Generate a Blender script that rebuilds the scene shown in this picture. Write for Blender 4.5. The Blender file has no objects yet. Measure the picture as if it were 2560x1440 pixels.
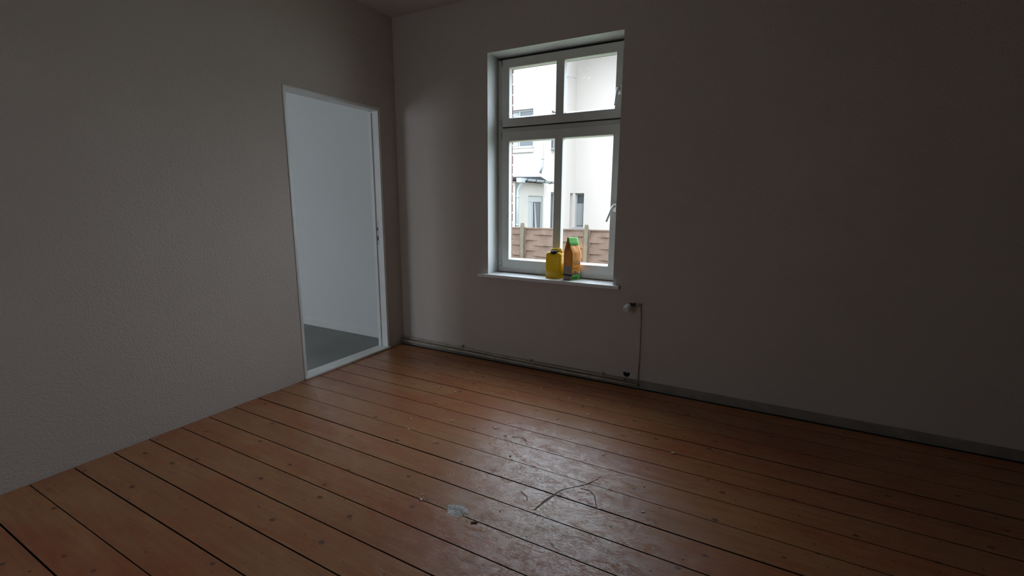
import bpy, bmesh, math, random
from mathutils import Vector, Matrix
random.seed(7)
C = bpy.context.scene.collection
S = bpy.context.scene
PI = math.pi

# ------------------------------------------------------------------ camera
F_PX, YAW, PITCH, ROLL, EYE = 1153.164, 0.4968122, 0.1812898, 0.0061030, 1.35
fw = Vector((-math.sin(YAW)*math.cos(PITCH), math.cos(YAW)*math.cos(PITCH), -math.sin(PITCH)))
rt = Vector((math.cos(YAW), math.sin(YAW), 0))
up = rt.cross(fw)
r2 = rt*math.cos(ROLL) + up*math.sin(ROLL)
u2 = -rt*math.sin(ROLL) + up*math.cos(ROLL)
cam = bpy.data.cameras.new('camera'); co = bpy.data.objects.new('camera', cam); C.objects.link(co)
M = Matrix((( r2.x, u2.x, -fw.x, 0), (r2.y, u2.y, -fw.y, 0), (r2.z, u2.z, -fw.z, EYE), (0, 0, 0, 1)))
co.matrix_world = M
cam.sensor_fit = 'HORIZONTAL'; cam.sensor_width = 36.0
cam.lens = F_PX/2560*36.0
cam.clip_start = 0.05; cam.clip_end = 300
S.camera = co

# ------------------------------------------------------------------ world: overcast sky
SKY = 14.0
w = bpy.data.worlds.new('overcast_sky'); S.world = w; w.use_nodes = True
nt = w.node_tree; nt.nodes.clear()
wo = nt.nodes.new('ShaderNodeOutputWorld'); bg = nt.nodes.new('ShaderNodeBackground')
tc = nt.nodes.new('ShaderNodeTexCoord'); sx = nt.nodes.new('ShaderNodeSeparateXYZ')
mp = nt.nodes.new('ShaderNodeMapRange'); mp.inputs[1].default_value = 0.0; mp.inputs[2].default_value = 1.0
mp.inputs[3].default_value = 0.45; mp.inputs[4].default_value = 1.0
mu = nt.nodes.new('ShaderNodeMath'); mu.operation = 'MULTIPLY'; mu.inputs[1].default_value = SKY
nt.links.new(tc.outputs['Generated'], sx.inputs[0]); nt.links.new(sx.outputs[2], mp.inputs[0])
nt.links.new(mp.outputs[0], mu.inputs[0]); nt.links.new(mu.outputs[0], bg.inputs[1])
bg.inputs[0].default_value = (0.80, 0.93, 1.06, 1)
nt.links.new(bg.outputs[0], wo.inputs[0])

def portal(x, y, z, sx_, sz_):
    l = bpy.data.lights.new('sky_portal', 'AREA'); l.shape = 'RECTANGLE'; l.size = sx_; l.size_y = sz_
    l.cycles.is_portal = True
    o = bpy.data.objects.new('sky_portal', l); C.objects.link(o)
    o.location = (x, y, z); o.rotation_euler = (-PI/2, 0, 0)      # -Z of the light looks to -Y (into the room)
portal(-1.497, 3.60, 1.635, 1.06, 1.74)
portal(-5.5, 3.60, 1.635, 1.06, 1.74)
REAR_FILL = [(-2.30, -1.74), (-6.3, -4.7)]      # openings of unseen windows added behind the camera for fill light (one here, one next door)
for a_, b_ in REAR_FILL: portal((a_+b_)/2, -1.95, 1.6, b_-a_, 1.85)
for o_ in list(C.objects)[-2:]: o_.rotation_euler = (PI/2, 0, 0)

S.view_settings.view_transform = 'Standard'; S.view_settings.look = 'None'
S.view_settings.exposure = 0.0; S.view_settings.gamma = 1.0
S.view_settings.use_curve_mapping = False

# ------------------------------------------------------------------ materials
def mat(name, col=(.5, .5, .5), rough=.5, metal=0.0, spec=.5, bump=0, bscale=100, var=0, vscale=3, coat=0):
    m = bpy.data.materials.new(name); m.use_nodes = True
    t = m.node_tree; b = t.nodes['Principled BSDF']
    b.inputs['Base Color'].default_value = (*col, 1); b.inputs['Roughness'].default_value = rough
    b.inputs['Metallic'].default_value = metal; b.inputs['Specular IOR Level'].default_value = spec
    b.inputs['Coat Weight'].default_value = coat
    if bump or var:
        tcn = t.nodes.new('ShaderNodeTexCoord')
    if bump:
        n = t.nodes.new('ShaderNodeTexNoise'); n.inputs['Scale'].default_value = bscale; n.inputs['Detail'].default_value = 4
        bp = t.nodes.new('ShaderNodeBump'); bp.inputs['Strength'].default_value = 1.0; bp.inputs['Distance'].default_value = bump
        t.links.new(tcn.outputs['Object'], n.inputs['Vector']); t.links.new(n.outputs['Fac'], bp.inputs['Height'])
        t.links.new(bp.outputs[0], b.inputs['Normal'])
    if var:
        n = t.nodes.new('ShaderNodeTexNoise'); n.inputs['Scale'].default_value = vscale; n.inputs['Detail'].default_value = 6
        r = t.nodes.new('ShaderNodeValToRGB')
        r.color_ramp.elements[0].position = .3; r.color_ramp.elements[1].position = .7
        r.color_ramp.elements[0].color = (*[c*(1-var) for c in col], 1); r.color_ramp.elements[1].color = (*[min(1, c*(1+var)) for c in col], 1)
        t.links.new(tcn.outputs['Object'], n.inputs['Vector']); t.links.new(n.outputs['Fac'], r.inputs[0])
        t.links.new(r.outputs[0], b.inputs['Base Color'])
    return m

M_wall = mat('wall_plaster', (.585, .515, .46), .85, bump=.006, bscale=95, var=.03, vscale=1.3)
M_reveal = mat('reveal_paint', (.60, .61, .60), .6, bump=.0006, bscale=90)
M_ceil = mat('ceiling_paint', (.60, .54, .49), .9, bump=.0006, bscale=90)
M_white = mat('white_lacquer', (.80, .80, .78), .3, var=.04, vscale=6)
M_frame = mat('window_lacquer', (.64, .62, .575), .38, bump=.0002, bscale=60, var=.05, vscale=9)
M_sill = mat('sill_paint', (.86, .87, .87), .14, bump=.0003, bscale=50, var=.05, vscale=7)
M_seal_gap = mat('dark_seal_gap', (.03, .027, .022), .9)
M_chrome = mat('satin_metal', (.72, .72, .70), .28, metal=1.0)
M_pipe = mat('dirty_pipe_paint', (.42, .35, .28), .5, var=.25, vscale=14)
M_base = mat('dirty_skirting_paint', (.27, .225, .185), .7, var=.25, vscale=9)
M_dark = mat('dark_void', (.012, .010, .009), .95)
M_sub = mat('dark_subfloor', (.02, .016, .012), .95)
M_grime = mat('grimy_board_edge', (.020, .013, .009), .95, spec=.1)
M_brick = mat('red_brick', (.095, .042, .034), .9, bump=.004, bscale=40, var=.3, vscale=14)
M_mortar = mat('mortar', (.13, .10, .085), .95, bump=.003, bscale=60)
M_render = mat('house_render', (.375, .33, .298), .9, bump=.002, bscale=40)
M_zinc = mat('zinc', (.24, .255, .26), .5, metal=.3, var=.1, vscale=3)
M_roof = mat('dark_roofing', (.012, .014, .017), .9, spec=.1, bump=.01, bscale=12)
M_hglass = mat('far_dark_glass', (.05, .055, .06), .08)
M_hframe = mat('far_window_frame', (.22, .22, .215), .5)
M_curtain = mat('curtain_cloth', (.20, .205, .20), .9)
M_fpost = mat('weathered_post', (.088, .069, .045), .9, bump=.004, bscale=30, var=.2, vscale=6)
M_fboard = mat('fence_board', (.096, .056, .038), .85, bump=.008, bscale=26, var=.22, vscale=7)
M_ground = mat('garden_ground', (.16, .17, .11), .95, bump=.03, bscale=4, var=.4, vscale=2)
M_floor2 = mat('grey_laminate', (.20, .20, .19), .4, var=.12, vscale=3)
M_yellow = mat('yellow_plastic', (.56, .35, .006), .35)
M_cap = mat('black_cap', (.02, .018, .022), .45)
M_orange = mat('paper_orange', (.80, .30, .025), .5, bump=.0008, bscale=30, var=.10, vscale=25)
M_green = mat('paper_green', (.10, .46, .04), .5, bump=.0006, bscale=30)
M_black = mat('print_black', (.02, .02, .02), .6)
M_wprint = mat('print_white', (.75, .75, .73), .6)
M_greyl = mat('print_grey', (.40, .33, .27), .6)
M_blue = mat('print_blue', (.05, .25, .55), .6)
M_dprint = mat('print_dark_brown', (.12, .06, .02), .6)
M_knob = mat('white_knob_plastic', (.70, .70, .67), .4)
M_brass = mat('tarnished_fitting', (.06, .055, .05), .5, metal=.5)
M_crumb = mat('plaster_crumb', (.85, .80, .70), .9)
M_patch = mat('grey_plaster_smear', (.62, .59, .56), .95, bump=.004, bscale=120, var=.3, vscale=60)
M_glue = mat('glue_residue', (.16, .10, .065), .7, bump=.001, bscale=80)

# translucent yellow plastic
def trans_mat(m, col, fac):
    t = m.node_tree; b = t.nodes['Principled BSDF']; out = t.nodes['Material Output']
    tr = t.nodes.new('ShaderNodeBsdfTranslucent'); tr.inputs[0].default_value = (*col, 1)
    mx = t.nodes.new('ShaderNodeMixShader'); mx.inputs[0].default_value = fac
    t.links.new(b.outputs[0], mx.inputs[1]); t.links.new(tr.outputs[0], mx.inputs[2]); t.links.new(mx.outputs[0], out.inputs[0])
trans_mat(M_yellow, (.95, .78, .05), .30)

# clear glass: mostly transparent, Fresnel reflection
def glass_mat(name, tint=(.97, .975, .975)):
    m = bpy.data.materials.new(name); m.use_nodes = True; t = m.node_tree; t.nodes.clear()
    out = t.nodes.new('ShaderNodeOutputMaterial'); tr = t.nodes.new('ShaderNodeBsdfTransparent'); gl = t.nodes.new('ShaderNodeBsdfGlossy')
    gl.inputs['Roughness'].default_value = .01; tr.inputs[0].default_value = (*tint, 1)
    lw = t.nodes.new('ShaderNodeLayerWeight'); lw.inputs[0].default_value = .5      # Facing: 1-cos, the same on both faces of the pane
    pw = t.nodes.new('ShaderNodeMath'); pw.operation = 'POWER'; pw.inputs[1].default_value = 5
    fr = t.nodes.new('ShaderNodeMath'); fr.operation = 'MULTIPLY_ADD'; fr.inputs[1].default_value = .96; fr.inputs[2].default_value = .04
    t.links.new(lw.outputs['Facing'], pw.inputs[0]); t.links.new(pw.outputs[0], fr.inputs[0])
    mx = t.nodes.new('ShaderNodeMixShader')
    t.links.new(fr.outputs[0], mx.inputs[0]); t.links.new(tr.outputs[0], mx.inputs[1]); t.links.new(gl.outputs[0], mx.inputs[2])
    t.links.new(mx.outputs[0], out.inputs[0]); return m
M_glass = glass_mat('window_glass')
M_drop = mat('bright_droplet', (.9, .9, .9), .05); trans_mat(M_drop, (1, 1, 1), .9)

# worn varnished floorboards
def floor_mat():
    m = bpy.data.materials.new('worn_varnished_boards'); m.use_nodes = True; t = m.node_tree; b = t.nodes['Principled BSDF']
    N, L = t.nodes.new, t.links.new
    def math_(op, a, c=None, clamp=False):
        n = N('ShaderNodeMath'); n.operation = op; n.use_clamp = clamp
        for i, v in enumerate((a, c)):
            if v is None: continue
            if isinstance(v, (int, float)): n.inputs[i].default_value = v
            else: L(v, n.inputs[i])
        return n.outputs[0]
    tcn = N('ShaderNodeTexCoord'); oi = N('ShaderNodeObjectInfo')
    off = N('ShaderNodeCombineXYZ'); L(math_('MULTIPLY', oi.outputs['Random'], 37.0), off.inputs[0]); L(math_('MULTIPLY', oi.outputs['Random'], 11.0), off.inputs[2])
    vadd = N('ShaderNodeVectorMath'); vadd.operation = 'ADD'; L(tcn.outputs['Object'], vadd.inputs[0]); L(off.outputs[0], vadd.inputs[1])
    def mapped(src, sc):
        mpn = N('ShaderNodeMapping'); mpn.inputs['Scale'].default_value = sc; L(src, mpn.inputs[0]); return mpn.outputs[0]
    def noise(src, scale, detail=5, rough=.55, dist=0):
        n = N('ShaderNodeTexNoise'); n.inputs['Scale'].default_value = scale; n.inputs['Detail'].default_value = detail
        n.inputs['Roughness'].default_value = rough; n.inputs['Distortion'].default_value = dist; L(src, n.inputs['Vector']); return n.outputs['Fac']
    def ramp(fac, stops):
        r = N('ShaderNodeValToRGB'); L(fac, r.inputs[0]); e = r.color_ramp.elements
        while len(e) < len(stops): e.new(.5)
        for i, (p, c) in enumerate(stops): e[i].position = p; e[i].color = (*c, 1)
        return r.outputs[0]
    def mixc(fac, a, c, mode='MIX'):
        n = N('ShaderNodeMix'); n.data_type = 'RGBA'; n.blend_type = mode
        if isinstance(fac, (int, float)): n.inputs[0].default_value = fac
        else: L(fac, n.inputs[0])
        for i, v in ((6, a), (7, c)):
            if isinstance(v, tuple): n.inputs[i].default_value = (*v, 1)
            else: L(v, n.inputs[i])
        return n.outputs[2]
    P = tcn.outputs['Object']; V = vadd.outputs[0]
    grain = noise(mapped(V, (2.2, 34, 34)), 1.6, 8, .6, .8)
    patch = noise(mapped(P, (.8, 1.6, 1)), 1.7, 6, .6, .4)          # varnish worn in big patches
    patch2 = noise(mapped(V, (1.0, 3.0, 1)), 2.3, 4, .5)
    wood = ramp(grain, [(.25, (.320, .125, .045)), (.5, (.405, .175, .068)), (.75, (.490, .235, .100))])
    red = ramp(grain, [(.25, (.290, .075, .026)), (.75, (.430, .125, .045))])
    fac = math_('ADD', math_('MULTIPLY', patch, .7), math_('MULTIPLY', patch2, .3))
    facr = ramp(fac, [(.42, (0, 0, 0)), (.62, (.9, .9, .9))])
    col = mixc(facr, wood, red)
    # board tone
    col = mixc(math_('MULTIPLY', oi.outputs['Random'], .22), col, (.27, .150, .080))
    # knots and nail marks
    def spots(sc, size, soft, keep, seed):
        mpn = N('ShaderNodeMapping'); mpn.inputs['Scale'].default_value = sc; mpn.inputs['Location'].default_value = (seed, seed*1.7, 0); L(P, mpn.inputs[0])
        v = N('ShaderNodeTexVoronoi'); v.voronoi_dimensions = '2D'; v.inputs['Scale'].default_value = 1; L(mpn.outputs[0], v.inputs['Vector'])
        sp = N('ShaderNodeSeparateColor'); L(v.outputs['Color'], sp.inputs[0])
        wob = math_('MULTIPLY', math_('SUBTRACT', noise(P, 90, 2), .5), size*.9)
        szz = math_('MULTIPLY', math_('ADD', math_('MULTIPLY', sp.outputs[1], .8), .4), size)
        d = math_('SUBTRACT', math_('ADD', v.outputs['Distance'], wob), szz)
        mr = N('ShaderNodeMapRange'); mr.inputs[1].default_value = 0; mr.inputs[2].default_value = soft; mr.inputs[3].default_value = 1; mr.inputs[4].default_value = 0; L(d, mr.inputs[0])
        k = math_('GREATER_THAN', sp.outputs[0], keep)
        return math_('MULTIPLY', mr.outputs[0], k)
    kn = spots((3.6, 5.2, 1), .035, .03, .35, 3.1)
    nl = spots((7.0, 8.0, 1), .022, .015, .45, 7.7)
    sm = spots((17, 19, 1), .05, .04, .70, 1.3)
    col = mixc(math_('MULTIPLY', kn, .75), col, (.045, .022, .014))
    col = mixc(math_('MULTIPLY', nl, .85), col, (.025, .014, .010))
    col = mixc(math_('MULTIPLY', sm, .45), col, (.06, .03, .02))
    # pale scuffs of dust and plaster
    scf = noise(mapped(P, (3, 9, 1)), 3.2, 9, .72, 1.2)
    scfm = ramp(scf, [(.60, (0, 0, 0)), (.74, (.35, .35, .35))])
    col = mixc(scfm, col, (.40, .30, .24))
    # dark dirt near the wall
    L(col, b.inputs['Base Color'])
    # gloss: patches of worn varnish
    g1 = noise(mapped(P, (3.5, 5, 1)), 2.2, 8, .68, 1.0)
    g2 = noise(mapped(V, (8, 60, 1)), 3.0, 5, .6)
    rr = N('ShaderNodeMapRange'); rr.inputs[1].default_value = .35; rr.inputs[2].default_value = .68; rr.inputs[3].default_value = .30; rr.inputs[4].default_value = .60
    L(math_('ADD', math_('MULTIPLY', g1, .75), math_('MULTIPLY', g2, .25)), rr.inputs[0]); L(rr.outputs[0], b.inputs['Roughness'])
    b.inputs['Specular IOR Level'].default_value = .15
    b.inputs['Coat IOR'].default_value = 1.85
    fl1 = noise(mapped(P, (22, 95, 1)), 2.4, 7, .75, .4); fl2 = noise(mapped(P, (5, 9, 1)), 2.4, 6, .65, .8)
    cw = ramp(math_('ADD', math_('MULTIPLY', fl1, .68), math_('MULTIPLY', fl2, .32)), [(.44, (.05, .05, .05)), (.49, (.55, .55, .55)), (.56, (.95, .95, .95))])
    L(cw, b.inputs['Coat Weight'])
    cr_ = N('ShaderNodeMapRange'); cr_.inputs[1].default_value = .35; cr_.inputs[2].default_value = .7; cr_.inputs[3].default_value = .09; cr_.inputs[4].default_value = .18
    L(g1, cr_.inputs[0]); L(cr_.outputs[0], b.inputs['Coat Roughness'])
    # relief: streaks, scratches, dents
    sc1 = noise(mapped(P, (24, 110, 1)), 2.6, 8, .78, .5)
    sc2 = noise(mapped(P, (9, 14, 1)), 3.0, 7, .65, 1.5)
    hh = math_('ADD', math_('MULTIPLY', grain, .5), math_('ADD', math_('MULTIPLY', sc1, .9), math_('MULTIPLY', sc2, .07)))
    hh = math_('SUBTRACT', hh, math_('MULTIPLY', nl, .8))
    bp = N('ShaderNodeBump'); bp.inputs['Strength'].default_value = 1.0; bp.inputs['Distance'].default_value = .0009
    L(hh, bp.inputs['Height']); L(bp.outputs[0], b.inputs['Normal']); L(bp.outputs[0], b.inputs['Coat Normal'])
    return m
M_floor = floor_mat()

# ------------------------------------------------------------------ mesh helpers
def bx(bm, x0, x1, y0, y1, z0, z1, mi=0):
    v = [bm.verts.new(p) for p in ((x0,y0,z0),(x1,y0,z0),(x1,y1,z0),(x0,y1,z0),(x0,y0,z1),(x1,y0,z1),(x1,y1,z1),(x0,y1,z1))]
    for f in ((0,3,2,1),(4,5,6,7),(0,1,5,4),(1,2,6,5),(2,3,7,6),(3,0,4,7)):
        bm.faces.new([v[i] for i in f]).material_index = mi
    return v
def tube(bm, pts, rad, n=12, cap=True, mi=0):
    pts = [Vector(p) for p in pts]; rads = rad if isinstance(rad, (list, tuple)) else [rad]*len(pts)
    rings = []; prev = None
    for i, p in enumerate(pts):
        d = (pts[min(i+1, len(pts)-1)] - pts[max(i-1, 0)]).normalized()
        a = prev if prev is not None else (Vector((0, 0, 1)) if abs(d.z) < .9 else Vector((1, 0, 0)))
        s = d.cross(a).normalized(); a2 = s.cross(d).normalized(); prev = a2
        rings.append([bm.verts.new(p + (s*math.cos(2*PI*k/n) + a2*math.sin(2*PI*k/n))*rads[i]) for k in range(n)])
    for i in range(len(rings)-1):
        for k in range(n):
            f = bm.faces.new((rings[i][k], rings[i][(k+1) % n], rings[i+1][(k+1) % n], rings[i+1][k])); f.material_index = mi; f.smooth = True
    if cap:
        bm.faces.new(rings[0][::-1]).material_index = mi; bm.faces.new(rings[-1]).material_index = mi
def obj(name, bm, m, parent=None, bevel=0, seg=2, smooth=False):
    bmesh.ops.recalc_face_normals(bm, faces=bm.faces)
    me = bpy.data.meshes.new(name); bm.to_mesh(me); bm.free()
    for x in (m if isinstance(m, (list, tuple)) else [m]): me.materials.append(x)
    if smooth:
        for p in me.polygons: p.use_smooth = True
    o = bpy.data.objects.new(name, me); C.objects.link(o)
    if parent is not None: o.parent = parent
    if bevel:
        b = o.modifiers.new('bevel', 'BEVEL'); b.width = bevel; b.segments = seg; b.limit_method = 'ANGLE'; b.angle_limit = .7
    return o
def box(name, dims, m, parent=None, bevel=0):
    bm = bmesh.new(); bx(bm, *dims); return obj(name, bm, m, parent, bevel)
def tag(o, label=None, cat=None, group=None, kind=None):
    for k, v in (('label', label), ('category', cat), ('group', group), ('kind', kind)):
        if v: o[k] = v
    return o
def empty(name, loc=(0, 0, 0)):
    o = bpy.data.objects.new(name, None); C.objects.link(o); o.location = loc; o.empty_display_size = .1; return o
def kid(o, parent):      # keep world placement under an Empty that is not at the origin
    o.parent = parent; o.matrix_parent_inverse = Matrix.Translation(-Vector(parent.location)); return o
def wall_open(bm, a0, a1, z0, z1, t0, t1, holes, axis='x', mi=0, mj=None):
    """slab with rectangular openings; a = running axis, t = thickness range"""
    xs = sorted({a0, a1, *[h[0] for h in holes], *[h[1] for h in holes]}); zs = sorted({z0, z1, *[h[2] for h in holes], *[h[3] for h in holes]})
    cell = {}
    for i in range(len(xs)-1):
        for j in range(len(zs)-1):
            cx, cz = (xs[i]+xs[i+1])/2, (zs[j]+zs[j+1])/2
            cell[i, j] = not any(h[0] < cx < h[1] and h[2] < cz < h[3] for h in holes)
    vs = {}
    def V(i, j, t):
        k = (i, j, t)
        if k not in vs:
            vs[k] = bm.verts.new((xs[i], t, zs[j]) if axis == 'x' else (t, xs[i], zs[j]))
        return vs[k]
    for (i, j), on in cell.items():
        if not on: continue
        for t in (t0, t1): bm.faces.new((V(i,j,t), V(i+1,j,t), V(i+1,j+1,t), V(i,j+1,t))).material_index = mi
        for di, dj, e in ((-1,0,((i,j),(i,j+1))), (1,0,((i+1,j),(i+1,j+1))), (0,-1,((i,j),(i+1,j))), (0,1,((i,j+1),(i+1,j+1)))):
            if not cell.get((i+di, j+dj), False):
                p, q = e; bm.faces.new((V(*p,t0), V(*q,t0), V(*q,t1), V(*p,t1))).material_index = mi if mj is None else mj

# ------------------------------------------------------------------ room shell
XL, YB, CE = -3.014, 3.336, 2.930          # left wall, window wall, ceiling
XR, YF, XN = 1.95, -1.6, -6.9              # right wall, wall behind, far end of the next room
ZS, ZT = 0.757, 2.514                      # window opening
WX0, WX1 = -2.042, -0.954
W2 = -4.0                                  # shift of the unseen second window, added as a light source next door
TL = .095                                   # partition thickness
DY0, DY1, DZ = 2.215, 3.128, 2.145           # door opening
FX0 = XL-TL

bm = bmesh.new()
holes = [(WX0, WX1, ZS-.03, ZT), (WX0+W2, WX1+W2, ZS-.03, ZT), (-.842, -.792, .058, .098)]
wall_open(bm, XN-.2, XR+.2, -.05, CE+.25, YB, YB+.235, holes, mj=1)
wall_back = tag(obj('wall_back', bm, [M_wall, M_reveal]), kind='structure')
bm = bmesh.new()
holes = [(WX0+.039, WX1-.029, ZS+.02, ZT-.05), (WX0+.039+W2, WX1-.029+W2, ZS+.02, ZT-.05)]
wall_open(bm, XN-.2, XR+.2, -1.3, CE+.6, YB+.236, YB+.346, holes)
obj('outer_masonry', bm, M_mortar, wall_back)
box('hole_shade', (-.8415, -.7925, YB+.010, YB+.18, .0585, .0975), M_dark, wall_back)  # dark block painting the shade inside the hole
# broken plaster rim of the hole (heart-shaped)
for (pts) in (((-.842,.058),(-.842,.074),(-.822,.058)), ((-.792,.058),(-.792,.076),(-.812,.058)), ((-.823,.098),(-.812,.098),(-.817,.088))):
    bm = bmesh.new(); a = [bm.verts.new((p[0], YB, p[1])) for p in pts]; b_ = [bm.verts.new((p[0], YB+.0095, p[1])) for p in pts]
    bm.faces.new(a); bm.faces.new(b_)
    for i in range(3): bm.faces.new((a[i], a[(i+1)%3], b_[(i+1)%3], b_[i]))
    obj('plaster_rim', bm, M_wall, wall_back)
# bricks of the outer reveal, toothed courses, and of the lintel
rb = random.Random(3)
for side, xe in ((-1, WX0+.029), (1, WX1-.029)):
    z = ZS+.02; k = 0
    while z < ZT-.06:
        ln = .24 if k % 2 else .115; j = rb.uniform(0, .006)
        x0, x1 = (xe-.07, xe+.014+j) if side < 0 else (xe-.004-j, xe+.07)
        box('brick', (x0, x1, YB+.240, YB+.352+rb.uniform(-.003, .003), z, z+.073), M_brick, wall_back, bevel=.005)
        z += .083; k += 1
x = WX0+.03
while x < WX1-.06:
    box('brick', (x, x+.071, YB+.240, YB+.352, ZT-.048, ZT+.19), M_brick, wall_back, bevel=.005); x += .083

bm = bmesh.new(); wall_open(bm, YF-.2, YB-.001, -.05, CE+.25, FX0, XL, [(DY0, DY1, .0, DZ)], axis='y')
wall_left = tag(obj('wall_left', bm, M_wall), kind='structure')
tag(box('wall_right', (XR, XR+.2, YF-.2, YB-.001, -.05, CE+.25), M_wall), kind='structure')
bm = bmesh.new(); wall_open(bm, XN, XR, -.05, CE+.25, YF-.2, YF, [(a_, b_, .70, 2.52) for a_, b_ in REAR_FILL])
tag(obj('wall_front', bm, M_wall), kind='structure')
tag(box('wall_far_left', (XN-.2, XN, YF-.2, YB-.001, -.05, CE+.25), M_wall), kind='structure')
bm = bmesh.new(); bx(bm, XL+.001, XR-.001, YF+.001, YB-.002, CE, CE+.2); bx(bm, XN+.001, FX0-.001, YF+.001, YB-.002, CE, CE+.2)
tag(obj('ceiling', bm, M_ceil), kind='structure')

# floor: dark subfloor with every board on it
floor = tag(box('floor', (XL+.001, XR-.001, YF+.001, YB-.002, -.06, -.028), M_sub), kind='structure')
box('gap_shade', (XL+.003, XR-.003, YB-.0525, YB-.0125, -.0275, -.006), M_dark, floor)  # dark block standing in for the shade in the gap along the wall
joints = [3.166, 3.000, 2.829, 2.657, 2.485, 2.3225, 2.154, 1.988, 1.8255, 1.657, 1.4915, 1.331, 1.1645]
while joints[-1] > YF+.2: joints.append(joints[-1]-.1665)
edges = [YB-.054] + joints + [YF+.004]
gaps = {3.166: .0022, 3.000: .001, 2.829: .0018, 2.657: .0036, 2.485: .0030, 2.3225: .0022, 2.154: .0042, 1.988: .0016, 1.8255: .0042, 1.657: .0038, 1.4915: .0048, 1.331: .0032}
rp = random.Random(11)
gl = [0] + [gaps.get(j, rp.uniform(.002, .005)) for j in joints] + [0]
for i in range(len(edges)-1):
    y1, y0 = edges[i]-gl[i]/2, edges[i+1]+gl[i+1]/2
    bm = bmesh.new(); n = 26
    tilt = rp.uniform(-.0007, .0007); zb = rp.uniform(-.0005, .0005)
    xs = [XL+.006+(XR-XL-.012)*k/n for k in range(n+1)]
    prof = []
    for k, xx in enumerate(xs):
        wv = rp.uniform(-.0004, .0004) if 0 < k < n else 0
        a, b_ = y0+wv+0.00, y1-abs(wv)
        cup = .0006
        ys = [(a, zb-.027), (a, zb-.0016-tilt), (a+.0010, zb-tilt), ((a+b_)/2, zb+cup), (b_-.0010, zb+tilt), (b_, zb-.0016+tilt), (b_, zb-.027)]
        prof.append([bm.verts.new((xx, yy, zz)) for yy, zz in ys])
    for k in range(n):
        for q in range(6):
            bm.faces.new((prof[k][q], prof[k][q+1], prof[k+1][q+1], prof[k+1][q])).material_index = 1 if q in (0, 1, 4, 5) else 0
        bm.faces.new((prof[k][6], prof[k][0], prof[k+1][0], prof[k+1][6]))
    bm.faces.new(prof[0]); bm.faces.new(prof[-1][::-1])
    obj('floorboard', bm, [M_floor, M_grime], floor)

# next room: its own lighter paint on the window side
bm = bmesh.new(); wall_open(bm, XN+.001, FX0-.001, .0005, CE-.001, YB-.006, YB-.0005, [(WX0+W2-.10, WX1+W2+.10, ZS-.04, ZT+.001)])
tag(obj('wall_next_room', bm, mat('pale_wall_paint', (.76, .78, .77), .8, bump=.003, bscale=95)), kind='structure')
tag(box('floor_next_room', (XN+.001, FX0-.001, YF+.001, YB-.002, -.06, 0), M_floor2), kind='structure')
bm = bmesh.new(); bx(bm, XN+.002, FX0-.002, YB-.022, YB-.0065, .0005, .058); bx(bm, XN+.002, FX0-.002, YB-.016, YB-.0065, .058, .070); bx(bm, XN+.002, FX0-.002, YB-.011, YB-.0065, .070, .082)
tag(obj('baseboard_next_room', bm, M_white, bevel=.002), kind='structure')
# skirting under the window wall, right part
tag(box('baseboard_back', (XL+.002, XR-.003, YB-.012, YB-.001, -.004, .055), M_base, bevel=.003), kind='structure')

# door opening: white lining with casing, rebate, threshold
door = tag(empty('door_1', (XL, (DY0+DY1)/2, 0)), kind='structure')
D = lambda o: kid(o, door)
CX = XL+.005
for y0, y1, s in ((DY1, DY1+.006, 1), (DY0-.006, DY0, -1)):
    D(box('casing', (XL+.0005, CX, y0, y1, .0005, DZ+.006), M_white, bevel=.003))
    D(box('jamb', (FX0-.006, XL+.004, *((y0-.018, y0-.0005) if s > 0 else (y1+.0005, y1+.018)), .0185, DZ-.019), M_white, bevel=.002))
    ys = (y0-.030, y0-.0185) if s > 0 else (y1+.0185, y1+.030)
    D(box('door_stop', (FX0-.006, XL-.068, *ys, .0185, DZ-.031), M_white, bevel=.002))
D(box('head_casing', (XL+.0005, CX, DY0+.0005, DY1-.0005, DZ, DZ+.006), M_white, bevel=.003))
D(box('head_jamb', (FX0-.006, XL+.004, DY0+.0005, DY1-.0005, DZ-.018, DZ-.0005), M_white, bevel=.002))
D(box('threshold', (FX0-.012, XL+.022, DY0-.004, DY1+.004, .0008, .018), M_white, bevel=.004)) 
st = D(box('strike_plate', (XL-.066, XL-.046, DY1-.0200, DY1-.0182, .97, 1.19), M_frame))
for z0, z1 in ((1.012, 1.050), (1.100, 1.128)):
    D(box('strike_slot', (XL-.061, XL-.051, DY1-.0206, DY1-.0201, z0, z1), M_dark))

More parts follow.
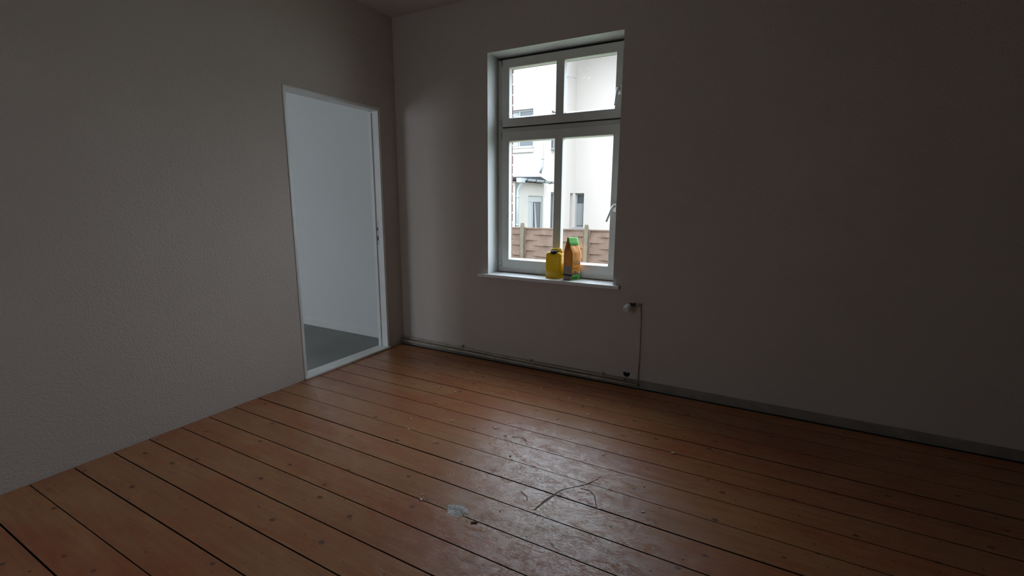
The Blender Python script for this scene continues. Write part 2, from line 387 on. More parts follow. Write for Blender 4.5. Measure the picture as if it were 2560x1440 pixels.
# ------------------------------------------------------------------ windows
def rect_frame(bm, x0, x1, z0, z1, ix0, ix1, iz0, iz1, y0, y1):
    wall_open(bm, x0, x1, z0, z1, y0, y1, [(ix0, ix1, iz0, iz1)])
def build_window(n, dx, droplets):
    win = tag(empty(n, (-1.498+dx, YB+.2, ZS)), kind='structure'); W = lambda o: kid(o, win)
    fx0, fx1 = WX0+dx+.002, WX1+dx-.002
    y = YB+.168; ye = YB+.233; a0_, a1_ = WX0+dx+.047, WX1+dx-.026
    bm = bmesh.new()
    wall_open(bm, fx0, fx1, ZS+.002, ZT-.016, y, ye, [(fx0+.055, fx1-.040, ZS+.050, 1.925), (fx0+.055, fx1-.040, 1.982, ZT-.022)])
    W(obj('window_frame', bm, M_frame, bevel=.003))
    W(box('gap_line', (a0_+.004, a1_-.004, y-.0125, y-.0005, 1.9645, 1.9712), M_seal_gap)); W(box('gap_line', (fx0, fx1, y-.0012, y-.0002, ZS+.0005, ZS+.0045), M_seal_gap))  # black strips draw the shaded gap under the sash and the dark sill joint
    W(box('seal_strip', (fx0, fx1, y+.014, ye-.002, ZT-.0155, ZT-.0005), M_seal_gap))
    a0, a1 = WX0+dx+.047, WX1+dx-.026          # sash outer edges
    gx = (-1.929+dx, -1.517+dx, -1.449+dx, -1.046+dx)
    sy0, sy1, gy = YB+.154, YB+.2, YB+.1965
    for (z0, z1, g0, g1, nm) in ((1.972, ZT-.019, 2.040, 2.427, 'upper'), (.798, 1.932, .872, 1.857, 'lower')):
        bm = bmesh.new()
        wall_open(bm, a0, a1, z0, z1, sy0, sy1, [(gx[0], gx[1], g0, g1), (gx[2], gx[3], g0, g1)])
        sash = W(obj('sash', bm, M_frame, bevel=.005, seg=3))
        for k in (0, 2):
            # glazing bead: thin inner frame, set back
            bm = bmesh.new()
            L4 = lambda x0, x1, z0_, z1_, yy: [bm.verts.new(p) for p in ((x0, yy, z0_), (x1, yy, z0_), (x1, yy, z1_), (x0, yy, z1_))]
            A_ = L4(gx[k]+.0003, gx[k+1]-.0003, g0+.0003, g1-.0003, sy0+.012); B_ = L4(gx[k]+.007, gx[k+1]-.007, g0+.013, g1-.007, gy-.0066)
            C_ = L4(gx[k]+.0003, gx[k+1]-.0003, g0+.0003, g1-.0003, gy-.006)
            for q in range(4):
                r_ = (q+1) % 4
                bm.faces.new((A_[q], A_[r_], B_[r_], B_[q])); bm.faces.new((B_[q], B_[r_], C_[r_], C_[q])); bm.faces.new((C_[q], C_[r_], A_[r_], A_[q]))
            obj('glazing_bead', bm, M_white, sash)
            o = box('pane', (gx[k]+.001, gx[k+1]-.001, gy-.0055, gy-.0015, g0+.001, g1-.001), M_glass, sash)
        # handle on the right stile
        hz = 2.163 if nm == 'upper' else 1.322
        hx = a1-.032
        bm = bmesh.new(); bx(bm, hx-.014, hx+.014, sy0-.009, sy0-.0005, hz-.034, hz+.034)
        h = obj('handle', bm, M_chrome, sash, bevel=.003)
        bm = bmesh.new()
        ang = .10 if nm == 'upper' else .36
        p = [(hx, sy0-.008, hz+.012), (hx, sy0-.028, hz+.012), (hx-.003, sy0-.040, hz+.008)]
        for k in range(1, 7):
            s = k/6*.115; p.append((hx-.006-math.sin(ang)*s, sy0-.046, hz+.004-math.cos(ang)*s))
        tube(bm, p, [.0085, .0085, .0085]+[.0078]*6, 12)
        lever = obj('lever', bm, M_chrome, sash)
        # hinge knuckle on the left
        for hz2 in (z0+.012, z1-.05):
            bm = bmesh.new(); tube(bm, [(a0-.012, sy0-.004, hz2), (a0-.012, sy0-.004, hz2+.045)], .006, 10)
            obj('hinge', bm, M_chrome, sash)
    if droplets:
        rd = random.Random(5)
        for (ax, az) in ((-1.33, 2.345), (-1.27, 2.350), (-1.31, 2.288), (-1.295, 2.292), (-1.262, 2.285), (-1.262, 2.278)):
            bm = bmesh.new(); bmesh.ops.create_icosphere(bm, subdivisions=2, radius=.0022, matrix=Matrix.Translation((ax, gy-.0062, az))@Matrix.Diagonal((1, .4, 1.3, 1)))
            kid(obj('droplet', bm, M_drop, smooth=True), win)
    return win
build_window('window_1', 0, True)
build_window('window_2', W2, False)  # unseen window added to bring daylight into the next room
# plain two-light casements, unseen, added behind the camera to brighten both rooms
for k_, (a_, b_) in enumerate(REAR_FILL):
    win = tag(empty('window_%d' % (k_+3), ((a_+b_)/2, YF-.15, .70)), kind='structure'); m_ = (a_+b_)/2
    bm = bmesh.new(); hs_ = [(a_+.08, m_-.04, .80, 2.44), (m_+.04, b_-.08, .80, 2.44)]
    wall_open(bm, a_+.002, b_-.002, .702, 2.518, YF-.17, YF-.11, hs_); kid(obj('window_frame', bm, M_frame, bevel=.003), win)
    for h_ in hs_: kid(box('pane', (h_[0]+.001, h_[1]-.001, YF-.142, YF-.138, h_[2]+.001, h_[3]-.001), M_glass), win)
# window boards
def sill(n, dx):
    bm = bmesh.new(); bx(bm, WX0+dx+.0015, WX1+dx-.0015, YB-.001, YB+.167, ZS-.026, ZS)
    bx(bm, WX0+dx-.088, WX1+dx+.052, YB-.034, YB-.0005, ZS-.026, ZS)
    return tag(obj(n, bm, M_sill, bevel=.003), kind='structure')
sill('trim_1', 0); sill('trim_2', W2)

# ------------------------------------------------------------------ heating pipes and valve
hp = tag(empty('heating_pipes', (-1.9, YB-.03, 0)), 'two thin painted heating pipes running along the foot of the window wall', 'pipe')
bm = bmesh.new(); tube(bm, [(XL+.008, YB-.021, .066), (-2.4, YB-.021, .058), (-1.72, YB-.021, .044), (-1.2, YB-.023, .046), (-.83, YB-.023, .047)], .0085, 10)
kid(obj('upper_pipe', bm, M_pipe), hp)
bm = bmesh.new(); tube(bm, [(XL+.008, YB-.042, .038), (-2.3, YB-.042, .034), (-1.7, YB-.042, .028), (-1.2, YB-.042, .025), (-.72, YB-.042, .026)], .0100, 10)
kid(obj('lower_pipe', bm, M_pipe), hp)
bm = bmesh.new(); tube(bm, [(-.727, YB-.012, .034), (-.729, YB-.008, .30), (-.733, YB-.008, .55), (-.7355, YB-.010, .598)], .0045, 10)
tube(bm, [(-.727, YB-.012, .034), (-.727, YB-.036, .027)], .006, 8)
kid(tag(obj('riser_pipe', bm, M_pipe), 'thin vertical pipe rising to the valve'), hp)
for xx in (-2.305, -1.62, -1.0):
    bm = bmesh.new(); bx(bm, xx-.008, xx+.008, YB-.034, YB-.0015, .072 if xx < -2 else .056, .084 if xx < -2 else .066); bx(bm, xx-.006, xx+.006, YB-.034, YB-.0295, .045, .076 if xx < -2 else .060)
    kid(obj('pipe_clip', bm, M_pipe, bevel=.002), hp)

rv = tag(empty('radiator_valve', (-.80, YB-.05, .62)), 'white ribbed thermostatic radiator valve on a pipe stub, right of the window below the sill', 'valve')
R_ = lambda o: kid(o, rv)
vy = YB-.052
bm = bmesh.new(); tube(bm, [(-.7358, YB-.010, .5985), (-.7375, YB-.011, .622), (-.738, YB-.020, .633), (-.742, vy+.010, .636), (-.750, vy, .637), (-.768, vy, .636)], [.0046, .0055, .0075, .0085, .0085, .0085], 12)
R_(obj('elbow_pipe', bm, M_pipe))
bm = bmesh.new(); tube(bm, [(-.764, vy, .636), (-.782, vy, .635)], .0145, 6); tube(bm, [(-.782, vy, .635), (-.802, vy-.002, .633)], [.011, .013], 12)
tube(bm, [(-.800, vy, .645), (-.800, vy, .612)], .011, 12)
R_(obj('valve_body', bm, M_brass, bevel=.001))
ax = Vector((-.30, -.80, -.42)).normalized(); o0 = Vector((-.802, vy-.004, .632))
bm = bmesh.new(); tube(bm, [o0, o0+ax*.014], .015, 16); R_(obj('valve_collar', bm, M_brass))
bm = bmesh.new(); n = 48; prof = [(.012, .016), (.016, .0225), (.030, .0255), (.050, .0262), (.062, .0235), (.066, .019)]
s = ax.cross(Vector((0, 0, 1))).normalized(); t_ = s.cross(ax)
rings = []
for (h_, r_) in prof:
    rings.append([bm.verts.new(o0+ax*h_ + (s*math.cos(2*PI*k/n)+t_*math.sin(2*PI*k/n))*(r_*(1-.075*(1 if (k//2) % 2 else 0)*(1 if .014 < h_ < .06 else 0)))) for k in range(n)])
for i in range(len(rings)-1):
    for k in range(n): bm.faces.new((rings[i][k], rings[i][(k+1)%n], rings[i+1][(k+1)%n], rings[i+1][k]))
bm.faces.new(rings[0][::-1]); bm.faces.new(rings[-1])
R_(tag(obj('valve_head', bm, M_knob), 'white ribbed knob'))

# ------------------------------------------------------------------ jerrycan on the sill
jx0, jx1, jy0, jy1 = -1.535, -1.398, YB+.050, YB+.150
jc = tag(empty('jerrycan', ((jx0+jx1)/2, (jy0+jy1)/2, ZS)), 'small yellow translucent plastic jerrycan with a black screw cap on the windowsill', 'canister')
J = lambda o: kid(o, jc)
bm = bmesh.new(); NX = 22
def rrect(cx, cy, hx, hy, r, n=6):
    P = []
    for qx, qy, a0 in ((1, 1, 0), (-1, 1, PI/2), (-1, -1, PI), (1, -1, 1.5*PI)):
        for k in range(n+1):
            a = a0 + k/n*PI/2; P.append((cx+qx*(hx-r)+r*math.cos(a), cy+qy*(hy-r)+r*math.sin(a)))
    return P
cx, cy, hx, hy = (jx0+jx1)/2, (jy0+jy1)/2, (jx1-jx0)/2, (jy1-jy0)/2
rows = [(ZS+.001, .006, .016), (ZS+.005, .002, .02), (ZS+.012, 0, .022), (ZS+.016, 0, .022), (ZS+.019, .0015, .022), (ZS+.024, .0015, .022), (ZS+.027, 0, .022),
        (ZS+.10, 0, .022), (ZS+.172, 0, .022), (ZS+.175, .0012, .022), (ZS+.180, .0012, .022), (ZS+.183, 0, .022), (ZS+.195, .002, .024), (ZS+.205, .007, .026), (ZS+.212, .018, .026), (ZS+.214, .030, .018)]
rg = []
for z, ins, r in rows: rg.append([bm.verts.new((px, py, z)) for px, py in rrect(cx, cy, hx-ins, hy-ins, max(.006, r-ins*.3))])
for i in range(len(rg)-1):
    m_ = len(rg[i])
    for k in range(m_): bm.faces.new((rg[i][k], rg[i][(k+1)%m_], rg[i+1][(k+1)%m_], rg[i+1][k]))
bm.faces.new(rg[0][::-1]); bm.faces.new(rg[-1])
J(obj('canister_body', bm, M_yellow, smooth=True))
capx, capy = -1.464, jy0+.036
bm = bmesh.new(); tube(bm, [(capx, capy, ZS+.196), (capx, capy, ZS+.2125)], [.036, .031], 24); J(obj('neck', bm, M_yellow))
bm = bmesh.new(); n = 40
for z0, z1, r0 in ((ZS+.190, ZS+.219, .0335),):
    ra = []
    for z, rr in ((ZS+.188, .0345), (ZS+.190, .0350), (ZS+.212, .0350), (ZS+.215, .0335)):
        ra.append([bm.verts.new((capx+math.cos(2*PI*k/n)*rr*(1-.022*(k % 2)), capy-.004+math.sin(2*PI*k/n)*rr*(1-.022*(k % 2)), z+.006)) for k in range(n)])
    for i in range(3):
        for k in range(n): bm.faces.new((ra[i][k], ra[i][(k+1)%n], ra[i+1][(k+1)%n], ra[i+1][k]))
    bm.faces.new(ra[0][::-1]); bm.faces.new(ra[-1])
J(tag(obj('screw_cap', bm, M_cap), 'black screw cap'))
bm = bmesh.new(); tube(bm, [(-1.447, jy1-.030, ZS+.208), (-1.440, jy1-.033, ZS+.226), (-1.430, jy1-.040, ZS+.232), (-1.420, jy1-.048, ZS+.230), (-1.414, jy1-.056, ZS+.216), (-1.413, jy1-.058, ZS+.200)], [.012, .012, .012, .012, .012, .013], 12)
J(obj('carrying_handle', bm, M_yellow))
bm = bmesh.new(); tube(bm, [(-1.512, jy1-.032, ZS+.205), (-1.500, jy1-.030, ZS+.224), (-1.470, jy1-.028, ZS+.230), (-1.437, jy1-.030, ZS+.222), (-1.425, jy1-.032, ZS+.203)], [.013, .012, .011, .011, .013], 12)
J(obj('rear_ridge', bm, M_yellow))

# ------------------------------------------------------------------ paper bag on the sill
bc = Vector((-1.294, YB+.028, 0)); dn = Vector((-.929, .370, 0)); dw = Vector((.370, .929, 0)); WN, WW, BH = .089, .100, .333
bag = tag(empty('filler_bag', (bc.x, bc.y, ZS)), 'standing orange and green paper bag of floor filler beside the yellow jerrycan', 'bag')
B = lambda o: kid(o, bag)
bm = bmesh.new(); rbg = random.Random(21); rows = 44; nn, nw = 8, 12
def bagpt(s, side, t):
    """t 0..1 height; side 0 narrow front (C to L), 1 back wide, 2 narrow back, 3 wide face (R to C)"""
    z = t*BH
    k = max(0, (z-.215)/(.315-.215)); k = min(1, k); k = k*k*(3-2*k)*.35 + k*.65
    halfn = WN/2*(1-k) + .0035*k
    wide = WW*(1+.0*k) ; g = .046*min(1, k*1.7)                      # gusset folds inwards
    lean = Vector((0, 0, 0)) + (-dw)*.006*k*1.0
    cN = bc + dn*WN/2
    if side == 0: a = -halfn + 2*halfn*s; q = -.004*k + g*(1-abs(2*s-1)); p = cN + dn*a + dw*q
    elif side == 1: p = cN + dn*halfn + dw*(wide*s + (.004*k)*(2*s-1))
    elif side == 2: a = halfn - 2*halfn*s; q = wide - g*(1-abs(2*s-1)) + .004*k; p = cN + dn*a + dw*q
    else: p = cN - dn*halfn + dw*(wide*(1-s) + (.004*k)*(1-2*s))
    bul = .0018*math.sin(min(1, z/.24)*PI)
    mid = math.sin(PI*s)*bul
    p = p + ({0: -dw, 1: dn, 2: dw, 3: -dn}[side])*mid*(1 if side in (1, 3) else .5)
    wr = (.0016*k+.0004)
    if side == 3: p = p - dn*(math.sin(s*17+z*60)*wr*.7 + math.sin(s*9-z*45)*wr) * (1 if .05 < s < .95 else .3)
    return p + lean + Vector((0, 0, ZS+z+.0008))
ring = []
for r_ in range(rows+1):
    t = r_/rows; L_ = []
    for side, cnt in ((0, nn), (1, nw), (2, nn), (3, nw)):
        for k in range(cnt): L_.append((bm.verts.new(bagpt(k/cnt, side, t)), side))
    ring.append(L_)
# materials: 0 orange 1 green 2 black 3 grey label
def bagmat(side, z):
    if z > .272: return 0 if side in (0, 2) else 1
    if side == 0:
        if z < .034: return 3
        if z < .046: return 2
        if z < .112: return 3
        return 0
    if z < .040: return 1
    if z < .050: return 2
    return 0
for r_ in range(rows):
    m_ = len(ring[r_])
    for k in range(m_):
        f = bm.faces.new((ring[r_][k][0], ring[r_][(k+1)%m_][0], ring[r_+1][(k+1)%m_][0], ring[r_+1][k][0])); f.smooth = True
        f.material_index = bagmat(ring[r_][k][1], (r_+.5)/rows*BH)
bm.faces.new([v for v, _ in ring[0]][::-1]); bm.faces.new([v for v, _ in ring[-1]]).material_index = 1
B(obj('paper_sack', bm, [M_orange, M_green, M_black, M_greyl]))
# folded top flap hanging over the wide face
bm = bmesh.new(); cN = bc + dn*WN/2
def hn(z):
    k = min(1, max(0, (z-.215)/.1)); k = k*k*(3-2*k)*.35 + k*.65
    return WN/2*(1-k) + .0035*k + .0045
fl = []
for i in range(9):
    row = []
    for j, (off, zz) in enumerate(((.0040, .3345), (-.0060, .3350), (-hn(.325), .325), (-hn(.300), .300), (-hn(.274), .274))):
        s_ = i/8; p = cN - dn*(-off) + dw*(-.012 + (WW+.012)*s_); p += Vector((0, 0, ZS+zz + .0015*math.sin(i*2.1)))
        if i == 0: p += dn*.004*(j < 2)
        row.append(bm.verts.new(p))
    fl.append(row)
for i in range(8):
    for j in range(4):
        f = bm.faces.new((fl[i][j], fl[i][j+1], fl[i+1][j+1], fl[i+1][j])); f.smooth = True
o = obj('folded_top', bm, M_green); o.modifiers.new('s', 'SOLIDIFY').thickness = .0012; B(o)

def text(s_, size, m, org, xd, parent, name='lettering', ext=.0002, bold=0):
    cu = bpy.data.curves.new(name, 'FONT'); cu.body = s_; cu.size = size; cu.extrude = ext; cu.offset = bold; cu.resolution_u = 3
    to = bpy.data.objects.new(name, cu); C.objects.link(to)
    dg = bpy.context.evaluated_depsgraph_get(); me = bpy.data.meshes.new_from_object(to.evaluated_get(dg)); bpy.data.objects.remove(to)
    me.materials.clear(); me.materials.append(m)
    z = Vector((0, 0, 1)); nrm = xd.cross(z)
    MM = Matrix(((xd.x, 0, nrm.x, org.x), (xd.y, 0, nrm.y, org.y), (xd.z, 1, nrm.z, org.z), (0, 0, 0, 1)))
    me.transform(MM); o = bpy.data.objects.new(name, me); C.objects.link(o); return kid(o, parent)
fo = lambda u, z: bc + dw*u - dn*.0032 + Vector((0, 0, ZS+z))       # a point just proud of the wide face
B(text('ServoF', .024, M_dprint, fo(.006, .086), dw, bag))
B(text('F 333', .021, M_black, fo(.006, .0565), dw, bag, bold=.0006))
B(text('Kiesel', .024, M_black, fo(.007, .012), dw, bag, bold=.0008))
bm = bmesh.new()
def strip(bm, u0, u1, z0, z1, off=.0034):
    q = [bc+dw*u0-dn*off+Vector((0,0,ZS+z0)), bc+dw*u1-dn*off+Vector((0,0,ZS+z0)), bc+dw*u1-dn*off+Vector((0,0,ZS+z1)), bc+dw*u0-dn*off+Vector((0,0,ZS+z1))]
    a = [bm.verts.new(p) for p in q]; b2 = [bm.verts.new(p+dn*.0005) for p in q]
    bm.faces.new(a); bm.faces.new(b2[::-1])
    for i in range(4): bm.faces.new((a[i], a[(i+1)%4], b2[(i+1)%4], b2[i]))
for i, z in enumerate((.150, .143, .136, .129, .122)): strip(bm, .018, .082-.01*(i % 3), z, z+.0016)
for z in (.148, .140, .132, .112): strip(bm, .004, .010, z, z+.005)
B(obj('small_print', bm, M_dprint))
bm = bmesh.new()
for u in (.012, .030, .048, .066): strip(bm, u, u+.011, .043, .047)
strip(bm, .080, .091, .042, .068)
B(obj('white_print', bm, M_wprint))
bm = bmesh.new(); strip(bm, .082, .092, .120, .142); B(obj('blue_emblem', bm, M_blue))
bm = bmesh.new()
for i in range(11):
    if 3 <= i <= 4: continue
    z = .006+i*.0095
    p0 = bc+dn*.010-dw*.0035+Vector((0,0,ZS+z)); p1 = bc+dn*.074-dw*.0035+Vector((0,0,ZS+z))
    a = [bm.verts.new(p) for p in (p0, p1, p1+Vector((0,0,.0016)), p0+Vector((0,0,.0016)))]; b2 = [bm.verts.new(v.co+dw*.0005) for v in a]
    bm.faces.new(a); bm.faces.new(b2[::-1])
    for k in range(4): bm.faces.new((a[k], a[(k+1)%4], b2[(k+1)%4], b2[k]))
B(obj('side_print', bm, M_dprint))

# ------------------------------------------------------------------ on the floor
def blob(name, cx, cy, rx, ry, h, m, seed, n=40, rings=9):
    rr = random.Random(seed); bm = bmesh.new(); ph = [rr.uniform(0, 6.28) for _ in range(5)]
    c = bm.verts.new((cx, cy, .0012+h)); last = None
    for i in range(1, rings+1):
        f = i/rings; L_ = []
        for k in range(n):
            a = 2*PI*k/n; e = 1+.10*math.sin(3*a+ph[0])+.08*math.sin(5*a+ph[1])+.07*math.sin(9*a+ph[2])+rr.uniform(-.05, .05)
            z = .0012 + (h*(1-f**3) if i < rings else -.0006) + (rr.uniform(-.0012, .0012) if i < rings else 0)
            L_.append(bm.verts.new((cx+rx*f*e*math.cos(a), cy+ry*f*e*math.sin(a), z)))
        for k in range(n):
            if last is None: bm.faces.new((c, L_[k], L_[(k+1)%n]))
            else: bm.faces.new((last[k], L_[k], L_[(k+1)%n], last[(k+1)%n]))
        last = L_
    bm.faces.new(last[::-1])
    return obj(name, bm, m)
tag(blob('plaster_smear', -1.092, 1.508, .050, .040, .003, M_patch, 2), 'round rough grey plaster smear stuck on the floorboards at the lower left', 'smear')
def ribbon(name, pts, wds, m, h=.0010):
    bm = bmesh.new(); pr = None; pts = [Vector((*p, 0)) for p in pts]
    dense = []; 
    for i in range(len(pts)-1):
        for k in range(6): dense.append((pts[i].lerp(pts[i+1], k/6), wds[i]+(wds[i+1]-wds[i])*k/6))
    dense.append((pts[-1], wds[-1])); rr = random.Random(len(pts))
    for i, (p, wd) in enumerate(dense):
        d = (dense[min(i+1, len(dense)-1)][0]-dense[max(i-1, 0)][0]).normalized(); n_ = Vector((-d.y, d.x, 0)); wv = wd*rr.uniform(.75, 1.2)
        q = [bm.verts.new(p+n_*wv*a+Vector((0, 0, b_))) for a, b_ in ((-.5, .0004), (-.35, .0009+h), (.35, .0009+h), (.5, .0004))]
        if pr:
            for j in range(3): bm.faces.new((pr[j], pr[j+1], q[j+1], q[j]))
            bm.faces.new((pr[3], pr[0], q[0], q[3]))
        else: bm.faces.new(q)
        pr = q
    bm.faces.new(pr[::-1])
    return obj(name, bm, m)
tag(ribbon('glue_streak', [(-.79, 1.68), (-.775, 1.76), (-.745, 1.86), (-.733, 1.885)], [.011, .013, .009, .005], M_glue), 'straight brown glue streak crossing the glossy boards below the window', 'glue streak')
tag(ribbon('glue_streak', [(-.73, 1.885), (-.69, 1.93), (-.65, 1.975), (-.622, 2.03), (-.61, 2.075)], [.005, .004, .004, .004, .003], M_glue), 'thin curved glue streak running on from the straight one towards the right', 'glue streak')
tag(ribbon('glue_streak', [(-.665, 1.93), (-.62, 1.935), (-.585, 1.905), (-.565, 1.86), (-.545, 1.82)], [.005, .006, .007, .006, .004], M_glue), 'hooked dark glue streak bending down to the right of the straight one', 'glue streak')
tag(ribbon('glue_streak', [(-.905, 1.775), (-.88, 1.755), (-.858, 1.745), (-.852, 1.728)], [.005, .005, .004, .005], M_glue), 'short dark glue mark on the left of the long straight one', 'glue streak')
bm = bmesh.new(); tube(bm, [(-1.19, 2.205, .003), (-1.155, 2.22, .004), (-1.125, 2.222, .004), (-1.10, 2.21, .004), (-1.09, 2.19, .003)], .0014, 6)
tag(obj('wire_curl', bm, M_cap), 'thin dark curl of wire lying on the boards in the middle of the floor', 'wire')
bm = bmesh.new(); tube(bm, [(-.99, 1.470, .004), (-.966, 1.484, .005)], .0035, 6)
tag(obj('wood_splinter', bm, M_glue), 'small dark splinter lying below the grey plaster smear', 'splinter')
# plaster crumbs scattered over the boards (counted from the photograph plus their neighbours)
cr = [(-2.2,2.73),(-2.02,2.60),(-1.86,2.58),(-1.93,2.83),(-2.5,2.95),(-1.72,2.47),(-1.36,2.70),(-1.62,2.70),(-1.90,2.43),(-1.33,2.25),(-1.23,2.20),(-1.86,2.10),(-1.78,1.98),(-1.55,1.93),(-1.08,2.18),(-1.10,2.02),(-1.02,2.10),(-.98,2.93),(-1.1,2.88),(-1.15,3.16),(-1.10,3.10),(-2.80,3.20),(-.62,3.13),(-.80,2.52),(-.78,2.50),(-.86,2.45),(-1.45,2.76),(-1.5,2.80),(-.55,2.62),(-.52,2.30),(-.66,2.28),(-.72,2.66),(-1.30,1.52),(-1.28,1.49),(-1.0,1.95),(-.36,1.90),(-.40,2.10),(-.33,2.48),(-1.05,2.55),(-1.22,2.45),(-1.62,2.20),(-1.35,2.95),(-.9,2.7),(-.46,1.74),(-.92,1.60),(-1.98,2.98),(-2.32,2.52),(-.7,2.95)]
rc = random.Random(4); me0 = []
for v_ in range(4):
    bm = bmesh.new(); bmesh.ops.create_icosphere(bm, subdivisions=1, radius=1)
    for v in bm.verts: v.co *= rc.uniform(.6, 1.2)
    me = bpy.data.meshes.new('crumb'); bm.to_mesh(me); bm.free(); me.materials.append(M_crumb); me0.append(me)
for i, (x, y) in enumerate(cr):
    o = bpy.data.objects.new('plaster_crumb', me0[i % 4]); C.objects.link(o)
    s_ = rc.uniform(.0028, .0058); o.scale = (s_*rc.uniform(1, 2.6), s_, s_*.7); o.location = (x, y, .0018+s_*.35); o.rotation_euler = (0, 0, rc.uniform(0, 6.28))
    tag(o, 'tiny pale plaster crumb lying on the worn floorboards', 'crumb', 'plaster crumbs scattered on the floorboards')

# ------------------------------------------------------------------ outside: ground, fence, neighbour house
GZ = -1.12
tag(box('ground', (-30, 14, YB+.36, 40, GZ-.2, GZ), M_ground), kind='structure')
fy = 11.075
fence = tag(empty('garden_fence', (-4.78, fy, GZ)), 'weathered brown woven panel fence with square posts in front of the white house', 'fence')
px = [-5.676+1.791*k for k in range(-1, 4)]
for p in px:
    bm = bmesh.new(); v = bx(bm, p-.045, p+.045, fy-.085, fy+.005, GZ, .80)
    bx(bm, p-.038, p+.038, fy-.078, fy-.002, .8001, .845)
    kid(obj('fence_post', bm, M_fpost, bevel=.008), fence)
rf = random.Random(9)
for i in range(len(px)-1):
    x0, x1 = px[i]+.05, px[i+1]-.05
    bm = bmesh.new(); wall_open(bm, x0, x1, GZ+.05, .725, fy-.02, fy+.03, [(x0+.045, x1-.045, GZ+.1, .685)])
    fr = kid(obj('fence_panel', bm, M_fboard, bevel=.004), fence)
    nb = 12; hgt = (.685-(GZ+.1))/nb
    xm = x0+.045+.63*(x1-x0-.09)
    for b_ in range(nb):
        z0 = GZ+.1+b_*hgt; s_ = 1 if b_ % 2 else -1
        bm = bmesh.new(); n = 14; pv = []
        for k in range(n+1):
            u = k/n; xx = x0+.046+(x1-x0-.092)*u
            # the lamella weaves around three uprights
            yy = fy+.005+s_*.013*math.cos(3*PI*u) ; sag = .003*math.sin(u*9+b_)
            q = [bm.verts.new((xx, yy+a, zz)) for a, zz in ((-.004-.010, z0-.004+sag), (-.004+.005, z0+hgt+.010+sag), (.004+.005, z0+hgt+.010+sag), (.004-.010, z0-.004+sag))]
            if pv:
                for j in range(4): bm.faces.new((pv[j], pv[(j+1)%4], q[(j+1)%4], q[j]))
            else: bm.faces.new(q)
            pv = q
        bm.faces.new(pv[::-1])
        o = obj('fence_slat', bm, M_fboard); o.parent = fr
    for u in (.165, .5, .835):
        xx = x0+.045+(x1-x0-.09)*u
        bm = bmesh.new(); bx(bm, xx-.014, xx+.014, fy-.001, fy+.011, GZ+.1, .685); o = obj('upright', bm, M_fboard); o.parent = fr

house = tag(empty('neighbour_house', (-7.7, 16.55, GZ)), 'white rendered house with a low annex and zinc gutters behind the garden fence', 'house')
H = lambda o: kid(o, house)
TOP = 8.6
bm = bmesh.new()
wall_open(bm, -16, -7.7, GZ, TOP, 16.55, 16.85, [(-9.95, -8.10, 3.50, 4.90)])
wall_open(bm, 16.851, 20.3, GZ, TOP, -8.0, -7.7, [(17.38, 18.35, 3.50, 4.93), (17.45, 18.00, .15, 1.815), (19.56, 19.95, .26, 1.815)], axis='y')
wall_open(bm, -7.699, 6, GZ, 7.9, 20.0, 20.3, [(-7.64, -7.21, .28, 1.82)])
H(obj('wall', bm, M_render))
bm = bmesh.new(); bx(bm, -16, -8.01, 17.4, 17.45, GZ, TOP); bx(bm, -8.7, -8.65, 17.5, 20.9, GZ, TOP); bx(bm, -8.6, -5, 20.9, 20.95, GZ, TOP); H(obj('dark_interior', bm, M_dark))
bm = bmesh.new()
wall_open(bm, 14.20, 16.549, GZ, 2.10, -7.9, -7.6, [(15.20, 16.45, -.3, 1.63)], axis='y'); bx(bm, -10.2, -7.901, 14.20, 14.45, GZ, 2.10)
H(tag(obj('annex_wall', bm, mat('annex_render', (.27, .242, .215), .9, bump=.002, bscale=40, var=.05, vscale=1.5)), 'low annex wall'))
bm = bmesh.new(); bx(bm, -8.9, -8.85, 14.6, 16.5, GZ, 2.0); H(obj('dark_interior', bm, M_dark))
# roofs
bm = bmesh.new()
P_ = [(-7.42, 14.05, 2.19), (-7.42, 16.54, 2.19), (-7.74, 16.54, 2.37), (-10.3, 16.54, 2.42), (-10.3, 14.05, 2.19)]
a = [bm.verts.new(p) for p in P_]; b_ = [bm.verts.new((p[0], p[1], 2.12)) for p in P_]
bm.faces.new((a[0], a[1], a[2])); bm.faces.new((a[0], a[2], a[3], a[4])); bm.faces.new(b_[::-1])
for i in range(5): bm.faces.new((a[i], a[(i+1)%5], b_[(i+1)%5], b_[i]))
H(tag(obj('annex_roof', bm, M_roof), 'dark flat annex roof'))
bm = bmesh.new(); bx(bm, -16.4, -7.3, 16.2, 24, TOP, TOP+.2); bx(bm, -8.2, -7.4, 20.3, 25, TOP-.3, TOP-.001); H(obj('roof', bm, M_roof))
bm = bmesh.new(); bx(bm, -7.299, 6.5, 18.2, 25, 7.901, 8.1); H(obj('roof', bm, M_roof))
# gutter of the annex with brackets and downpipe
bm = bmesh.new(); n = 10; pr = None
for y_ in (14.02, 16.95):
    q = []
    for k in range(n+1): a_ = PI+PI*k/n; q.append(bm.verts.new((-7.36+.085*math.cos(a_), y_, 2.19+.085*math.sin(a_))))
    for k in range(n, -1, -1): a_ = PI+PI*k/n; q.append(bm.verts.new((-7.36+.078*math.cos(a_), y_, 2.19+.078*math.sin(a_))))
    if pr:
        for j in range(len(q)): bm.faces.new((pr[j], pr[(j+1)%len(q)], q[(j+1)%len(q)], q[j]))
    pr = q
H(obj('gutter', bm, M_zinc))
for y_ in (14.5, 15.2, 15.9, 16.55):
    bm = bmesh.new(); pts = [(-7.36+.092*math.cos(PI+PI*k/10), y_, 2.19+.092*math.sin(PI+PI*k/10)) for k in range(11)]; tube(bm, pts, .012, 6); H(obj('gutter_bracket', bm, M_roof))
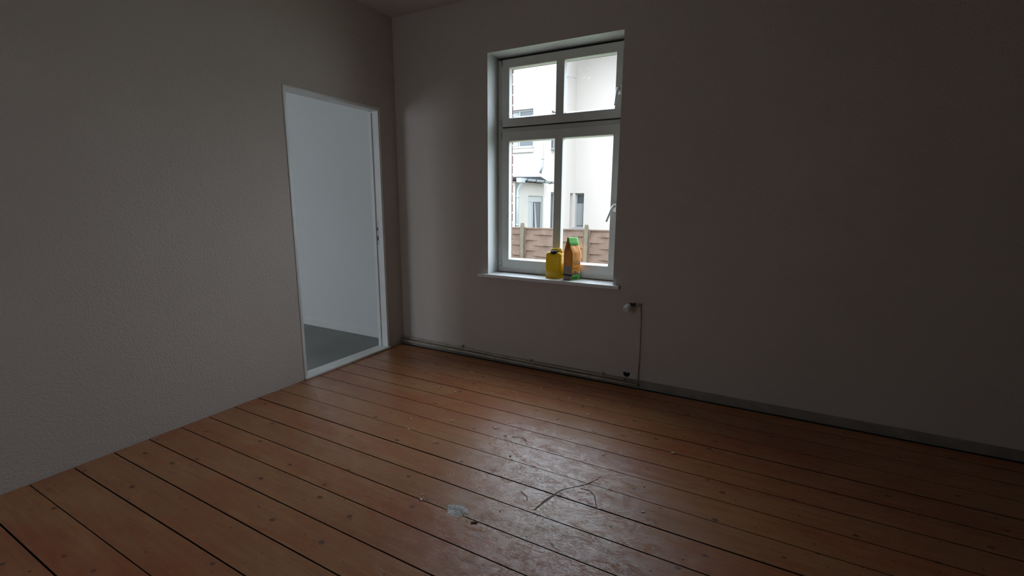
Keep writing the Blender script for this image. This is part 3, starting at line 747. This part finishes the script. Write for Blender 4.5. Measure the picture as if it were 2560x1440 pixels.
bm = bmesh.new(); tube(bm, [(-7.36, 14.22, 2.11), (-7.40, 14.24, 1.98), (-7.53, 14.27, 1.80), (-7.54, 14.27, 1.6), (-7.54, 14.27, GZ)], .05, 12); bx(bm, -7.46, -7.27, 14.02, 14.30, 2.05, 2.195)
for z in (1.55, .6): tube(bm, [(-7.54, 14.27, z), (-7.54, 14.27, z+.05)], .062, 12)
H(obj('downpipe', bm, M_zinc))
bm = bmesh.new(); tube(bm, [(-7.64, 16.47, TOP), (-7.64, 16.47, 2.75), (-7.74, 16.47, 2.5)], .045, 12); tube(bm, [(-7.64, 16.47, 3.0), (-7.64, 16.47, 3.05)], .06, 12)
H(obj('downpipe', bm, M_zinc))
# windows
def hwin(axis, a0, a1, z0, z1, t, into, blind=None, curtain=None, mull=None, box_h=.0):
    """t: plane of the frame, into: +1/-1 direction to the inside"""
    def slab(bm, p0, p1, q0, q1, t0, t1):
        t0, t1 = sorted((t0, t1))
        if axis == 'x': bx(bm, p0, p1, t0, t1, q0, q1)
        else: bx(bm, t0, t1, p0, p1, q0, q1)
    bm = bmesh.new(); e = .06
    hs = [(a0+e, a1-e, z0+e, z1-e-box_h)] if mull is None else [(a0+e, mull-.03, z0+e, z1-e-box_h), (mull+.03, a1-e, z0+e, z1-e-box_h)]
    t0, t1 = sorted((t, t+into*.06)); wall_open(bm, a0+.002, a1-.002, z0+.002, z1-.002, t0, t1, hs, axis=axis)
    fr = H(obj('window', bm, M_hframe, bevel=.006))
    for h in hs:
        bm = bmesh.new(); slab(bm, h[0]+.001, h[1]-.001, h[2]+.001, h[3]-.001, t+into*.03, t+into*.04); o = obj('pane', bm, M_hglass); o.parent = fr
    bm = bmesh.new(); slab(bm, a0-.04, a1+.04, z0-.05, z0-.005, t-into*.24, t-into*.02); H(obj('window_ledge', bm, M_zinc))
    if blind:
        for k in range(int((blind[3]-blind[2])/.055)):
            bm = bmesh.new(); z = blind[2]+k*.055; slab(bm, blind[0], blind[1], z, z+.051, t+into*(.010+.004*(k % 2)), t+into*.026); o = obj('blind_slat', bm, M_curtain); o.parent = fr
    if curtain:
        bm = bmesh.new(); pr = None
        for k in range(13):
            u = k/12; q = []
            for (c0, c1, z) in curtain:
                aa = c0+(c1-c0)*u; tt = t+into*(.014+.008*math.sin(u*19)); q.append(bm.verts.new((aa, tt, z) if axis == 'x' else (tt, aa, z)))
            if pr:
                for j in range(len(q)-1): bm.faces.new((pr[j], pr[j+1], q[j+1], q[j]))
            pr = q
        o = obj('curtain', bm, M_curtain); o.modifiers.new('s', 'SOLIDIFY').thickness = .006; o.parent = fr
    return fr
fr_ = hwin('y', 15.20, 16.45, -.3, 1.63, -7.64, -1, mull=15.66, box_h=.16, curtain=[(15.95, 16.25, -.25), (15.88, 16.02, .6), (15.80, 15.88, 1.38)])
bm = bmesh.new(); bx(bm, -7.672, -7.655, 15.262, 15.628, -.238, 1.408); o = obj('closed_leaf', bm, M_hframe); o.parent = fr_
hwin('x', -9.95, -8.10, 3.50, 4.90, 16.68, 1, mull=-8.75, curtain=[(-9.88, -8.80, 3.57), (-9.88, -8.80, 4.82)])
hwin('y', 17.38, 18.35, 3.50, 4.93, -7.80, -1, mull=17.87)
hwin('y', 17.45, 18.00, .15, 1.815, -7.80, -1)
hwin('y', 19.56, 19.95, .26, 1.815, -7.88, -1, curtain=[(19.62, 19.90, .33), (19.62, 19.90, 1.75)])
hwin('x', -7.64, -7.21, .28, 1.82, 20.14, 1, blind=(-7.57, -7.28, .38, 1.42))
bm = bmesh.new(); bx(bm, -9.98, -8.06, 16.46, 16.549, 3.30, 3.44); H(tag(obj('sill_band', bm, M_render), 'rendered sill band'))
bm = bmesh.new(); tube(bm, [(-7.70, 18.80, 6.50), (-7.45, 18.95, 6.47), (-7.44, 19.15, 6.46)], .014, 6); H(obj('wall_bracket', bm, M_zinc))

bpy.context.view_layer.update()
